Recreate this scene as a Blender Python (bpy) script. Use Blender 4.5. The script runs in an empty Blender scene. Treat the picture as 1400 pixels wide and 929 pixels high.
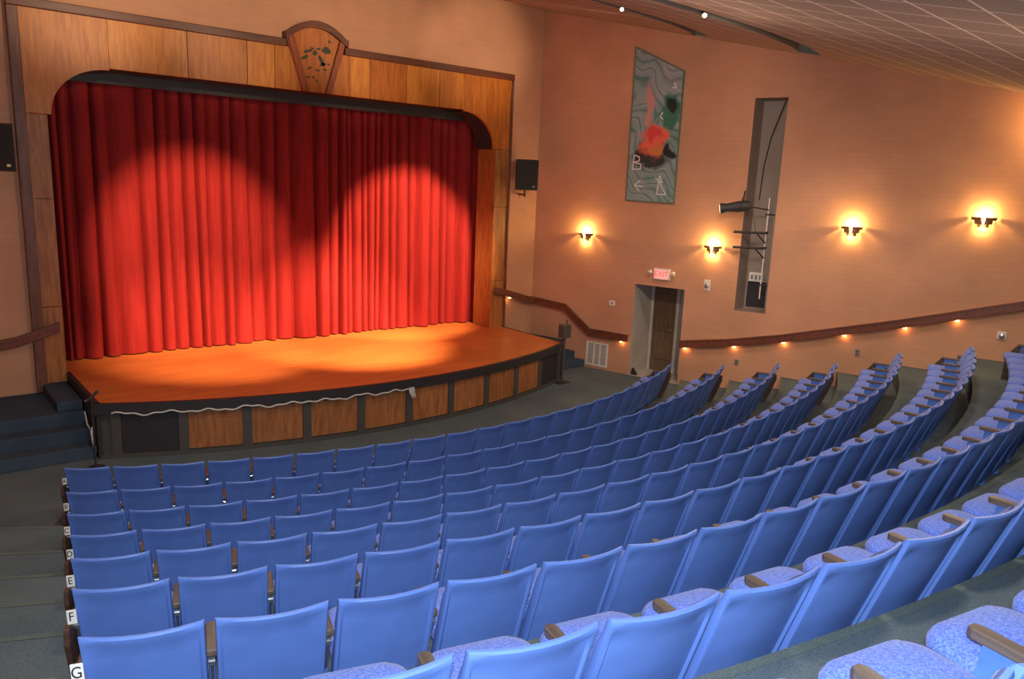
import bpy, math, random
from mathutils import Vector, Matrix
random.seed(7)
C = bpy.context.scene.collection
PI = math.pi
sin, cos, sqrt, rad = math.sin, math.cos, math.sqrt, math.radians

# ------------------------------------------------------------------ materials
MATS = {}
def srgb(r, g, b):
    f = lambda c: c/12.92 if c <= .04045 else ((c+.055)/1.055)**2.4
    return (f(r/255), f(g/255), f(b/255), 1)

class NT:
    def __init__(s, name):
        s.m = bpy.data.materials.new(name); s.m.use_nodes = True
        s.t = s.m.node_tree; s.b = s.t.nodes['Principled BSDF']
    def n(s, kind, **kw):
        x = s.t.nodes.new(kind)
        for k, v in kw.items():
            if k in x.inputs: x.inputs[k].default_value = v
            else: setattr(x, k, v)
        return x
    def l(s, a, b): s.t.links.new(a, b)
    def ramp(s, fac, stops):
        r = s.n('ShaderNodeValToRGB'); e = r.color_ramp.elements
        while len(e) < len(stops): e.new(.5)
        for el, (p, c) in zip(e, stops): el.position = p; el.color = c
        s.l(fac, r.inputs[0]); return r.outputs[0]
    def mix(s, fac, a, b, mode='MIX'):
        x = s.n('ShaderNodeMix', data_type='RGBA', blend_type=mode)
        for sock, v in ((x.inputs[0], fac), (x.inputs[6], a), (x.inputs[7], b)):
            if hasattr(v, 'is_linked'): s.l(v, sock)
            else: sock.default_value = v
        return x.outputs[2]
    def bump(s, h, strength=.3, dist=.01):
        x = s.n('ShaderNodeBump'); x.inputs['Strength'].default_value = strength; x.inputs['Distance'].default_value = dist
        s.l(h, x.inputs['Height']); s.l(x.outputs[0], s.b.inputs['Normal'])
    def math(s, op, a, b=None, c=None):
        x = s.n('ShaderNodeMath', operation=op)
        for i, v in enumerate((a, b, c)):
            if v is None: continue
            if hasattr(v, 'is_linked'): s.l(v, x.inputs[i])
            else: x.inputs[i].default_value = v
        return x.outputs[0]

def plain(name, col, rough=.5, metal=0., noise=.12, scale=20., spec=.5, bump=0.):
    k = NT(name)
    tc = k.n('ShaderNodeTexCoord'); nz = k.n('ShaderNodeTexNoise', Scale=scale, Detail=3.)
    k.l(tc.outputs['Object'], nz.inputs['Vector'])
    lo = tuple(c*(1-noise) for c in col[:3])+(1,); hi = tuple(min(1, c*(1+noise)) for c in col[:3])+(1,)
    k.l(k.ramp(nz.outputs[0], [(.3, lo), (.7, hi)]), k.b.inputs['Base Color'])
    k.b.inputs['Roughness'].default_value = rough; k.b.inputs['Metallic'].default_value = metal
    k.b.inputs['Specular IOR Level'].default_value = spec
    if bump: k.bump(nz.outputs[0], bump, .005)
    return k.m

def emit(name, col, strength):
    k = NT(name); k.b.inputs['Base Color'].default_value = col
    k.b.inputs['Emission Color'].default_value = col; k.b.inputs['Emission Strength'].default_value = strength
    return k.m

def wall_mat(name, dx, dy, col):
    # painted block masonry: u runs along the wall, v is height
    k = NT(name)
    tc = k.n('ShaderNodeTexCoord')
    d = k.n('ShaderNodeVectorMath', operation='DOT_PRODUCT'); d.inputs[1].default_value = (dx, dy, 0)
    k.l(tc.outputs['Object'], d.inputs[0])
    sp = k.n('ShaderNodeSeparateXYZ'); k.l(tc.outputs['Object'], sp.inputs[0])
    cb = k.n('ShaderNodeCombineXYZ'); k.l(d.outputs['Value'], cb.inputs[0]); k.l(sp.outputs[2], cb.inputs[1])
    br = k.n('ShaderNodeTexBrick', Scale=1.0); k.l(cb.outputs[0], br.inputs['Vector'])
    br.inputs['Brick Width'].default_value = .4; br.inputs['Row Height'].default_value = .1
    br.inputs['Mortar Size'].default_value = .008; br.inputs['Mortar Smooth'].default_value = .6
    br.inputs['Color1'].default_value = (1, 1, 1, 1); br.inputs['Color2'].default_value = (.96, .96, .96, 1); br.inputs['Mortar'].default_value = (.92, .92, .92, 1)
    nz = k.n('ShaderNodeTexNoise', Scale=.7, Detail=5.); k.l(tc.outputs['Object'], nz.inputs['Vector'])
    tone = k.ramp(nz.outputs[0], [(.3, tuple(c*.88 for c in col[:3])+(1,)), (.7, tuple(c*1.1 for c in col[:3])+(1,))])
    k.l(k.mix(1., tone, br.outputs[0], 'MULTIPLY'), k.b.inputs['Base Color'])
    k.b.inputs['Roughness'].default_value = .7; k.b.inputs['Specular IOR Level'].default_value = .25
    k.bump(br.outputs[0], .25, .01)
    return k.m

def wood(name, col, dark, axis='Z', scale=3., rough=.45):
    k = NT(name)
    tc = k.n('ShaderNodeTexCoord'); mp = k.n('ShaderNodeMapping')
    sc = {'X': (.12, 1, 1), 'Y': (1, .12, 1), 'Z': (1, 1, .12)}[axis]
    mp.inputs['Scale'].default_value = tuple(scale*4*s_ for s_ in sc)
    k.l(tc.outputs['Object'], mp.inputs[0])
    nz = k.n('ShaderNodeTexNoise', Scale=1.5, Detail=6., Distortion=.6); k.l(mp.outputs[0], nz.inputs['Vector'])
    n2 = k.n('ShaderNodeTexNoise', Scale=.45, Detail=2.); k.l(tc.outputs['Object'], n2.inputs['Vector'])
    c1 = k.ramp(nz.outputs[0], [(.28, dark), (.68, col)])
    c2 = k.ramp(n2.outputs[0], [(.3, (.75, .72, .7, 1)), (.7, (1.12, 1.1, 1.05, 1))])
    k.l(k.mix(1., c1, c2, 'MULTIPLY'), k.b.inputs['Base Color'])
    k.b.inputs['Roughness'].default_value = rough
    k.bump(nz.outputs[0], .08, .005)
    return k.m

def carpet(name, col):
    k = NT(name)
    tc = k.n('ShaderNodeTexCoord')
    n1 = k.n('ShaderNodeTexNoise', Scale=160., Detail=2.); n2 = k.n('ShaderNodeTexNoise', Scale=1.1, Detail=4.)
    for x in (n1, n2): k.l(tc.outputs['Object'], x.inputs['Vector'])
    a = k.ramp(n1.outputs[0], [(.3, tuple(c*.65 for c in col[:3])+(1,)), (.7, tuple(c*1.35 for c in col[:3])+(1,))])
    b = k.ramp(n2.outputs[0], [(.3, (.8, .8, .82, 1)), (.7, (1.15, 1.12, 1.05, 1))])
    k.l(k.mix(1., a, b, 'MULTIPLY'), k.b.inputs['Base Color'])
    k.b.inputs['Roughness'].default_value = .95; k.b.inputs['Specular IOR Level'].default_value = .15
    k.bump(n1.outputs[0], .3, .004)
    return k.m

def fabric(name, c1, c2, scale=140.):
    k = NT(name)
    tc = k.n('ShaderNodeTexCoord'); n1 = k.n('ShaderNodeTexNoise', Scale=scale, Detail=2.)
    k.l(tc.outputs['Object'], n1.inputs['Vector'])
    k.l(k.ramp(n1.outputs[0], [(.36, c1), (.64, c2)]), k.b.inputs['Base Color'])
    k.b.inputs['Roughness'].default_value = .9; k.b.inputs['Specular IOR Level'].default_value = .2
    k.b.inputs['Sheen Weight'].default_value = .15
    k.bump(n1.outputs[0], .25, .003)
    return k.m

def velvet(name, c1, c2):
    k = NT(name)
    tc = k.n('ShaderNodeTexCoord'); mp = k.n('ShaderNodeMapping'); mp.inputs['Scale'].default_value = (6, 6, .5)
    k.l(tc.outputs['Object'], mp.inputs[0])
    n1 = k.n('ShaderNodeTexNoise', Scale=2.5, Detail=5.); k.l(mp.outputs[0], n1.inputs['Vector'])
    k.l(k.ramp(n1.outputs[0], [(.3, c1), (.7, c2)]), k.b.inputs['Base Color'])
    k.b.inputs['Roughness'].default_value = .85; k.b.inputs['Specular IOR Level'].default_value = .15
    return k.m

def ceiling_mat():
    k = NT('ceiling_tiles')
    tc = k.n('ShaderNodeTexCoord'); mp = k.n('ShaderNodeMapping'); mp.inputs['Location'].default_value = (.03, .0, 0); mp.inputs['Rotation'].default_value = (0, 0, rad(-6))
    k.l(tc.outputs['Object'], mp.inputs[0])
    br = k.n('ShaderNodeTexBrick', Scale=1., offset=0.); k.l(mp.outputs[0], br.inputs['Vector'])
    br.inputs['Brick Width'].default_value = .645; br.inputs['Row Height'].default_value = .5
    br.inputs['Mortar Size'].default_value = .013; br.inputs['Mortar Smooth'].default_value = .1
    br.inputs['Color1'].default_value = srgb(150, 126, 112); br.inputs['Color2'].default_value = srgb(158, 132, 116)
    br.inputs['Mortar'].default_value = srgb(232, 212, 190)
    nz = k.n('ShaderNodeTexNoise', Scale=40., Detail=3.); k.l(tc.outputs['Object'], nz.inputs['Vector'])
    t = k.ramp(nz.outputs[0], [(.3, (.82, .82, .82, 1)), (.7, (1.08, 1.08, 1.08, 1))])
    k.l(k.mix(1., br.outputs[0], t, 'MULTIPLY'), k.b.inputs['Base Color'])
    k.b.inputs['Roughness'].default_value = .85
    return k.m

def painting_mat():
    k = NT('abstract_painting')
    tc = k.n('ShaderNodeTexCoord')
    P = tc.outputs['Object']
    wn = k.n('ShaderNodeTexNoise', Scale=.9, Detail=2., Distortion=1.2); k.l(P, wn.inputs['Vector'])
    # big warp so that the bands swirl like brush strokes
    dn = k.n('ShaderNodeTexNoise', Scale=.75, Detail=1.5); k.l(P, dn.inputs['Vector'])
    wa = k.n('ShaderNodeVectorMath', operation='MULTIPLY_ADD'); k.l(dn.outputs[1], wa.inputs[0]); wa.inputs[1].default_value = (3.4, 0, 3.4); k.l(P, wa.inputs[2])
    wv = k.n('ShaderNodeTexWave', Scale=.8, Distortion=2., Detail=3.); wv.bands_direction = 'DIAGONAL'
    k.l(wa.outputs[0], wv.inputs['Vector'])
    c1 = k.ramp(wv.outputs[1], [(0., srgb(92, 100, 124)), (.1, srgb(140, 164, 160)), (.45, srgb(166, 180, 182)), (.7, srgb(156, 148, 172)), (.86, srgb(204, 202, 206)), (1., srgb(104, 122, 134))])
    c2 = k.ramp(wn.outputs[0], [(.3, srgb(58, 138, 112)), (.5, srgb(120, 156, 148)), (.7, srgb(176, 156, 168))])
    col = k.mix(.55, c1, c2)
    # warm star-shaped burst low of the middle, dark strokes below it
    def blob(cx, cz, rx, rz, wob=.22):
        m = k.n('ShaderNodeMapping'); m.vector_type = 'TEXTURE'
        m.inputs['Location'].default_value = (cx, 0, cz); m.inputs['Scale'].default_value = (rx, 9, rz)
        n = k.n('ShaderNodeTexNoise', Scale=2.2, Detail=3.); k.l(P, n.inputs['Vector'])
        ad = k.n('ShaderNodeVectorMath', operation='MULTIPLY_ADD'); k.l(n.outputs[1], ad.inputs[0])
        ad.inputs[1].default_value = (wob*2, 0, wob*2); 
        off = k.n('ShaderNodeVectorMath', operation='SUBTRACT'); k.l(P, off.inputs[0]); off.inputs[1].default_value = (wob, 0, wob)
        k.l(off.outputs[0], ad.inputs[2]); k.l(ad.outputs[0], m.inputs[0])
        g = k.n('ShaderNodeTexGradient', gradient_type='SPHERICAL'); k.l(m.outputs[0], g.inputs[0])
        return k.ramp(g.outputs[1], [(.05, (0, 0, 0, 1)), (.4, (1, 1, 1, 1))])
    col = k.mix(blob(.5, 1.05, .55, .35, .5), col, srgb(58, 60, 56))
    col = k.mix(blob(.95, 2.0, .35, .42, .5), col, srgb(62, 122, 98))
    col = k.mix(blob(.95, 2.12, .17, .14, .3), col, srgb(34, 44, 40))
    col = k.mix(blob(.42, 2.15, .16, .6, .3), col, srgb(196, 146, 138))
    col = k.mix(blob(.6, 1.42, .42, .42, .6), col, srgb(232, 110, 80))
    col = k.mix(blob(.55, 1.5, .2, .28, .4), col, srgb(222, 76, 74))
    col = k.mix(blob(.75, 1.16, .22, .1, .3), col, srgb(206, 130, 70))
    col = k.mix(blob(1.03, 1.15, .13, .2, .3), col, srgb(36, 38, 38))
    k.l(col, k.b.inputs['Base Color']); k.b.inputs['Roughness'].default_value = .8
    return k.m

TAN = srgb(206, 155, 122)
M = dict(
    carpet=carpet('charcoal_carpet', srgb(90, 104, 113)),
    nosing_light=carpet('green_carpet_edge_light', srgb(96, 108, 106)),  # tread-edge strips: light on the step edges put into the carpet colour
    carpet_blue=carpet('dark_blue_carpet', srgb(64, 78, 96)),
    deck=wood('stage_deck', srgb(216, 132, 70), srgb(192, 112, 58), 'X', 1.2, .4),
    plastic=plain('blue_plastic', srgb(98, 132, 212), .42, 0, .06, 6., .4),
    fabric=fabric('blue_fabric', srgb(74, 100, 196), srgb(112, 138, 218), 110.),
    steel_blue=plain('blue_painted_steel', srgb(78, 118, 190), .4),
    standard=plain('dark_steel', srgb(70, 72, 82), .4, .3),
    chrome=plain('bright_steel', srgb(200, 205, 212), .25, .9),
    arm=wood('armrest_wood', srgb(106, 95, 88), srgb(80, 70, 66), 'Y', 4.),
    plate=plain('white_plate', srgb(240, 238, 232), .5, 0, .03),
    ink=plain('dark_ink', srgb(40, 38, 40), .6),
    curtain=velvet('red_velvet', srgb(132, 34, 35), srgb(150, 42, 42)),
    woodA=wood('honey_plywood', srgb(212, 136, 52), srgb(178, 102, 36)),
    woodB=wood('amber_plywood', srgb(204, 122, 46), srgb(164, 90, 32)),
    woodC=wood('golden_plywood', srgb(226, 152, 62), srgb(194, 116, 42)),
    woodD=wood('aged_plywood', srgb(188, 124, 68), srgb(140, 86, 46)),
    trim=wood('brown_trim', srgb(116, 66, 46), srgb(84, 46, 34), 'X'),
    trimv=wood('upright_brown_trim', srgb(130, 82, 62), srgb(96, 58, 44), 'Z'),
    redwood=wood('reddish_trim', srgb(166, 86, 46), srgb(130, 62, 34)),
    rail=wood('handrail_wood', srgb(128, 74, 54), srgb(96, 54, 42), 'Y'),
    facia=wood('facia_plywood', srgb(186, 124, 76), srgb(140, 88, 52)),
    black=plain('black_paint', srgb(46, 44, 48), .6),
    charcoal=plain('charcoal_paint', srgb(76, 74, 72), .6),
    speaker=plain('speaker_black', srgb(32, 32, 36), .55),
    grille=plain('speaker_grille', srgb(24, 24, 28), .75, 0, .4, 200.),
    grey=plain('grey_wall_paint', srgb(186, 178, 168), .7, 0, .08, 2.),
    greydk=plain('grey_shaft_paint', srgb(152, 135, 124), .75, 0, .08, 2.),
    door=wood('door_wood', srgb(112, 92, 70), srgb(88, 70, 54)),
    white=plain('white_metal', srgb(228, 222, 212), .45),
    vent=plain('mid_grey_metal', srgb(132, 132, 134), .6),  # even mid grey: grille backing, outlet covers, box cover plate
    bronze=plain('sconce_bronze', srgb(112, 82, 56), .5),
    glow=emit('sconce_glow', (1, .8, .45, 1), 4.),
    bulb=emit('lamp_lens', (1, .84, .56, 1), 4.),
    tiny=emit('rail_lamp', (1, .5, .2, 1), 6.),
    exitface=emit('exit_face', srgb(255, 160, 150), .75),
    exitred=emit('exit_letters', srgb(250, 70, 66), 1.0),
    cable=plain('white_cable', srgb(205, 205, 200), .5),
    frame_green=plain('dull_green_frame', srgb(104, 122, 100), .6),
    emblem=plain('emblem_ink', srgb(62, 64, 40), .6),
    emblem2=plain('emblem_grey', srgb(104, 104, 100), .6),
    chalk=plain('chalk_white', srgb(218, 222, 216), .8),
    ceiling=ceiling_mat(), painting=painting_mat(),
    slotdk=plain('slot_dark', srgb(120, 112, 106), .8),
    slotlt=plain('slot_grey', srgb(140, 132, 124), .8),
    side_board=wood('seat_base_wood', srgb(98, 72, 56), srgb(70, 50, 40), 'Y'),
)

# ------------------------------------------------------------------ mesh builder
class MB:
    def __init__(s): s.v = []; s.f = []
    def add(s, vs, fs):
        o = len(s.v); s.v += [tuple(v) for v in vs]; s.f += [tuple(i+o for i in f) for f in fs]
    def box(s, x0, x1, y0, y1, z0, z1, mat=None):
        vs = [Vector(q) for q in ((x0,y0,z0),(x1,y0,z0),(x1,y1,z0),(x0,y1,z0),(x0,y0,z1),(x1,y0,z1),(x1,y1,z1),(x0,y1,z1))]
        if mat is not None: vs = [mat @ v for v in vs]
        s.add(vs, [(0,3,2,1),(4,5,6,7),(0,1,5,4),(1,2,6,5),(2,3,7,6),(3,0,4,7)])
    def prism(s, poly, y0, y1, mat=None, plane='XZ'):
        # polygon in (a,b), extruded between y0 and y1 on the third axis
        n = len(poly)
        mk = {'XZ': lambda a, b, c: Vector((a, c, b)), 'XY': lambda a, b, c: Vector((a, b, c)), 'YZ': lambda a, b, c: Vector((c, a, b))}[plane]
        vs = [mk(a, b, y0) for a, b in poly]+[mk(a, b, y1) for a, b in poly]
        if mat is not None: vs = [mat @ v for v in vs]
        s.add(vs, [tuple(range(n)), tuple(range(2*n-1, n-1, -1))]+[(i, i+n, (i+1) % n+n, (i+1) % n) for i in range(n)])
    def tube(s, pts, r, seg=8, cap=True):
        pts = [Vector(q) for q in pts]; n = len(pts); rs = r if isinstance(r, (list, tuple)) else [r]*n
        rings = []
        for i, q in enumerate(pts):
            d = (pts[min(i+1, n-1)]-pts[max(i-1, 0)]).normalized()
            a = d.cross(Vector((0, 0, 1)) if abs(d.z) < .9 else Vector((1, 0, 0))).normalized(); b = d.cross(a)
            rings.append([q+rs[i]*(cos(2*PI*k/seg)*a+sin(2*PI*k/seg)*b) for k in range(seg)])
        vs = [v for rg in rings for v in rg]; fs = []
        for i in range(n-1):
            for k in range(seg):
                k2 = (k+1) % seg; fs.append((i*seg+k, i*seg+k2, (i+1)*seg+k2, (i+1)*seg+k))
        if cap: fs += [tuple(range(seg-1, -1, -1)), tuple(range((n-1)*seg, n*seg))]
        s.add(vs, fs)
    def grid(s, fn, us, vs_, close=False):
        pts = [fn(u, v) for v in vs_ for u in us]; n = len(us)
        fs = [(j*n+i, j*n+i+1, (j+1)*n+i+1, (j+1)*n+i) for j in range(len(vs_)-1) for i in range(n-1)]
        s.add(pts, fs)
    def build(s, name, mat, parent=None, smooth=False, bevel=0., loc=None):
        me = bpy.data.meshes.new(name); me.from_pydata(s.v, [], s.f); me.update()
        if bevel or smooth:
            import bmesh
            bm = bmesh.new(); bm.from_mesh(me)
            if bevel:
                bmesh.ops.remove_doubles(bm, verts=bm.verts, dist=1e-5)
                bmesh.ops.bevel(bm, geom=[e for e in bm.edges if len(e.link_faces) == 2 and e.calc_face_angle(0) > .6], offset=bevel, segments=2, affect='EDGES', profile=.5)
            bmesh.ops.recalc_face_normals(bm, faces=bm.faces)
            bm.to_mesh(me); bm.free()
        if smooth:
            for p_ in me.polygons: p_.use_smooth = True
            me.set_sharp_from_angle(angle=rad(40))
        me.materials.append(mat)
        o = bpy.data.objects.new(name, me); C.objects.link(o)
        if parent: o.parent = parent
        if loc: o.location = loc
        return o

def tag(o, label=None, cat=None, group=None, kind=None):
    if label: o['label'] = label
    if cat: o['category'] = cat
    if group: o['group'] = group
    if kind: o['kind'] = kind
    return o
def thing(name, label, cat, loc=(0, 0, 0), rz=0., group=None):
    o = bpy.data.objects.new(name, None); C.objects.link(o); o.location = loc; o.rotation_euler = (0, 0, rz); o.empty_display_size = .2
    return tag(o, label, cat, group)
def struct(o): o['kind'] = 'structure'; return o
def text_mesh(name, txt, size, mat, parent, matrix, extrude=.002):
    cu = bpy.data.curves.new(name, 'FONT'); cu.body = txt; cu.size = size; cu.align_x = 'CENTER'; cu.align_y = 'CENTER'; cu.extrude = extrude
    t = bpy.data.objects.new(name+'_tmp', cu); C.objects.link(t)
    bpy.context.view_layer.update()
    me = bpy.data.meshes.new_from_object(t.evaluated_get(bpy.context.evaluated_depsgraph_get()))
    bpy.data.objects.remove(t)
    me.materials.clear(); me.materials.append(mat)
    o = bpy.data.objects.new(name, me); C.objects.link(o); o.parent = parent; o.matrix_local = matrix
    return o

# ------------------------------------------------------------------ room frame
YP = -5.62                                    # proscenium wall
KW, BW = -.2673, 4.304                        # right wall: x = BW + KW*y
XC = -.235                                    # centre line of the house
def wall_x(y, side): return (BW+KW*y) if side > 0 else 2*XC-(BW+KW*y)
TQ = Vector((BW+KW*YP, YP, 0)); TV = Vector((-KW, -1, 0)).normalized()     # along the right wall away from the stage
TN = Vector((-TV.y, TV.x, 0)); TN = TN if TN.x < 0 else -TN                # into the room
def wp(t, z, out=0.): return TQ+TV*t+Vector((0, 0, z))+TN*out
WM = Matrix(((TV.x, TN.x, 0, 0), (TV.y, TN.y, 0, 0), (0, 0, 1, 0), (0, 0, 0, 1)))   # local x along wall, y into room
def wall_matrix(t, z, out=0.):
    m = WM.copy(); m.translation = wp(t, z, out); return m
YFLAT = -20.2
def ceil_z(y): return 8.55+.229*(max(y, YFLAT)-YP)
YB = -24.5
def half(R, cx=0., cy=0.):                    # angles where an arc of radius R about (cx, cy) meets the side walls
    out = []
    for sd in (-1, 1):
        lo, hi = 0., 1.4
        for _ in range(50):
            th = (lo+hi)/2
            x, y = cx+R*sin(th)*sd, cy-R*cos(th)
            if (x < wall_x(y, 1)) if sd > 0 else (x > wall_x(y, -1)): lo = th
            else: hi = th
        out.append(sd*lo)
    return out

# ------------------------------------------------------------------ seat rows (house centre, radius, floor height, first angle, pitch)
ROWS = [
 (0.0, 0.0, 11.88, 0.0, -0.5015, 0.539), (0.011, -0.01, 12.95, 0.125, -0.472, 0.537), (0.01, -0.021, 14.001, 0.328, -0.4472, 0.5347),
 (-0.016, -0.036, 15.049, 0.601, -0.4233, 0.5344), (-0.09, -0.042, 16.08, 0.91, -0.4009, 0.5391), (-0.166, -0.049, 17.125, 1.242, -0.3808, 0.5432),
 (-0.266, -0.043, 18.21, 1.598, -0.3604, 0.5438), (-0.411, -0.033, 19.387, 2.04, -0.2821-2*.5477/19.387, 0.5477), (-0.5, -0.03, 20.54, 2.52, -.3362, 0.53)]
COUNT = [22, 23, 24, 24, 25, 25, 26, 27, 27]

# ---- shell
fl = MB(); fl.add([(wall_x(YP, -1)-.0, YP, 0), (wall_x(YB, -1), YB, 0), (wall_x(YB, 1), YB, 0), (wall_x(YP, 1), YP, 0)], [(0, 1, 2, 3)])
tiers = [r[2]+.05 for r in ROWS]; tiers[7] = 19.36; zs = [r[3] for r in ROWS]+[2.98]
TC = [r[:2] for r in ROWS]; TC[7] = (-.411, -.033); TC[8] = (-.3, -.03)      # centres of the riser arcs
for k, R in enumerate(tiers):
    cx, cy = TC[k]
    z0 = zs[k]; z1 = zs[k+1]
    R2 = tiers[k+1] if k+1 < len(tiers) else 24.3
    dx, dy = TC[min(k+1, len(ROWS)-1)]
    a0, a1 = half(R, cx, cy); b0, b1 = half(R2, dx, dy)
    n = 64
    inn = [(cx+R*sin(a0+(a1-a0)*i/n), cy-R*cos(a0+(a1-a0)*i/n)) for i in range(n+1)]
    out = [(dx+R2*sin(b0+(b1-b0)*i/n), dy-R2*cos(b0+(b1-b0)*i/n)) for i in range(n+1)]
    vs = [(x, y, z0) for x, y in inn]+[(x, y, z1) for x, y in inn]+[(x, y, z1) for x, y in out]; m = n+1
    fl.add(vs, [(i+1, i, m+i, m+i+1) for i in range(n)]+[(m+i+1, m+i, 2*m+i, 2*m+i+1) for i in range(n)])
nf = len(fl.f)
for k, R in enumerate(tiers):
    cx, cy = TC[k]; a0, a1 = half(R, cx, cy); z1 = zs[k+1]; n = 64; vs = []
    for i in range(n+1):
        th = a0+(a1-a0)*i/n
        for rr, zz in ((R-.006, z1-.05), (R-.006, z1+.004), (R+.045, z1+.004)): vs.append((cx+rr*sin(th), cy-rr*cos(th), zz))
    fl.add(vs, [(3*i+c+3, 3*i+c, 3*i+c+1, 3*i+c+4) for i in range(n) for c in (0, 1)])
fo = struct(fl.build('floor', M['carpet'])); fo.data.materials.append(M['nosing_light'])
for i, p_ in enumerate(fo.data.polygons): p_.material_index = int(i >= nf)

# right wall with the door recess and the lighting slot cut out
DT0, DT1, DZ = 2.92, 4.17, 2.22
ST0, ST1, SZ0, SZ1 = 5.35, 6.03, 1.90, 6.37
TEND = (YP-YB)/-TV.y
wr = MB()
def wq(t0, t1, z0, z1=None):
    za = z1 if z1 is not None else ceil_z(wp(t0, 0).y)+.04; zb = z1 if z1 is not None else ceil_z(wp(t1, 0).y)+.04
    wr.add([wp(t0, z0), wp(t1, z0), wp(t1, zb), wp(t0, za)], [(3, 2, 1, 0)])
TF = (YP-YFLAT)/-TV.y
wq(0, DT0, 0); wq(DT0, DT1, DZ); wq(DT1, ST0, 0); wq(ST0, ST1, 0, SZ0); wq(ST0, ST1, SZ1); wq(ST1, TF, 0); wq(TF, TEND, 0)
struct(wr.build('wall_right', wall_mat('tan_block_right', TV.x, TV.y, TAN)))
def recess(name, t0, t1, z0, z1, depth, m, floor=True):
    b = MB()
    A = lambda t, z, d: wp(t, z, -d)
    b.add([A(t0,z0,0),A(t0,z1,0),A(t0,z1,depth),A(t0,z0,depth)], [(0,1,2,3)])
    b.add([A(t1,z0,0),A(t1,z1,0),A(t1,z1,depth),A(t1,z0,depth)], [(3,2,1,0)])
    b.add([A(t0,z1,0),A(t1,z1,0),A(t1,z1,depth),A(t0,z1,depth)], [(0,1,2,3)])
    if floor: b.add([A(t0,z0,0),A(t1,z0,0),A(t1,z0,depth),A(t0,z0,depth)], [(3,2,1,0)])
    b.add([A(t0,z0,depth),A(t1,z0,depth),A(t1,z1,depth),A(t0,z1,depth)], [(0,1,2,3)])
    return struct(b.build(name, m))
recess('wall_door_recess', DT0, DT1, 0.002, DZ, 1.0, M['grey'])
recess('wall_lighting_slot', ST0, ST1, SZ0, SZ1, .6, M['greydk'])
# left wall (mirror), back wall
wl = MB(); pts = [(wall_x(y, -1), y) for y in (YP, YFLAT, YB)]
for (xa, ya), (xb, yb) in zip(pts, pts[1:]): wl.add([(xa, ya, 0), (xb, yb, 0), (xb, yb, ceil_z(yb)+.04), (xa, ya, ceil_z(ya)+.04)], [(0, 1, 2, 3)])
struct(wl.build('wall_left', wall_mat('tan_block_left', KW, 1, TAN)))
wb = MB(); wb.add([(wall_x(YB, -1), YB, 0), (wall_x(YB, 1), YB, 0), (wall_x(YB, 1), YB, 5.4), (wall_x(YB, -1), YB, 5.4)], [(0, 1, 2, 3)])
struct(wb.build('wall_back', wall_mat('tan_block_back', 1, 0, TAN)))
# front wall around the stage opening
OX0, OX1 = -5.1, 4.62
wf = MB(); XL, XR = wall_x(YP, -1), wall_x(YP, 1)
for x0, x1, z0, z1 in ((XL, OX0, 0, 8.6), (OX1, XR, 0, 8.6), (OX0, OX1, 6.2, 8.6)):
    wf.add([(x0, YP, z0), (x1, YP, z0), (x1, YP, z1), (x0, YP, z1)], [(0, 1, 2, 3)])
struct(wf.build('wall_front', wall_mat('tan_block_front', 1, 0, TAN)))
bs = MB()                                        # dark stage house behind the curtain
bs.box(-6.4, 6.0, -5.58, -2.5, -.01, 8.2); bs.f.pop(2)   # open toward the hall
bs.f = [f for i, f in enumerate(bs.f)]
struct(bs.build('wall_stage_house', M['black']))

# ceiling: curved strips with two arc-shaped lighting slots
SL = [(11.60, 11.95), (13.70, 14.10)]
def arc_row(R, n=48):
    a0, a1 = half(R); return [(R*sin(a0+(a1-a0)*i/n), -R*cos(a0+(a1-a0)*i/n)) for i in range(n+1)]
def line_row(y, n=48): return [(wall_x(y, -1)+(wall_x(y, 1)-wall_x(y, -1))*i/n, y) for i in range(n+1)]
ce = MB()
def strip(ra, rb):
    n = len(ra); vs = [(x, y, ceil_z(y)) for x, y in ra]+[(x, y, ceil_z(y)) for x, y in rb]
    ce.add(vs, [(i, i+1, n+i+1, n+i) for i in range(n-1)])
strip(line_row(YP), arc_row(SL[0][0])); strip(arc_row(SL[0][1]), arc_row(SL[1][0]))
r18 = arc_row(18.); strip(arc_row(SL[1][1]), r18); strip(r18, line_row(YFLAT)); strip(line_row(YFLAT), line_row(YB))
struct(ce.build('ceiling', M['ceiling']))
for i, (Ra, Rb) in enumerate(SL):
    b = MB(); A = arc_row(Ra); B = arc_row(Rb); n = len(A); H = .4
    vs = [(x, y, ceil_z(y)) for x, y in A]+[(x, y, ceil_z(y)+H) for x, y in A]+[(x, y, ceil_z(y)+H) for x, y in B]+[(x, y, ceil_z(y)) for x, y in B]
    b.add(vs, [(i_, i_+1, n+i_+1, n+i_) for i_ in range(n-1)]+[(n+i_, n+i_+1, 2*n+i_+1, 2*n+i_) for i_ in range(n-1)]+[(2*n+i_, 2*n+i_+1, 3*n+i_+1, 3*n+i_) for i_ in range(n-1)])
    struct(b.build('ceiling_slot', M['slotdk']))

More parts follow.
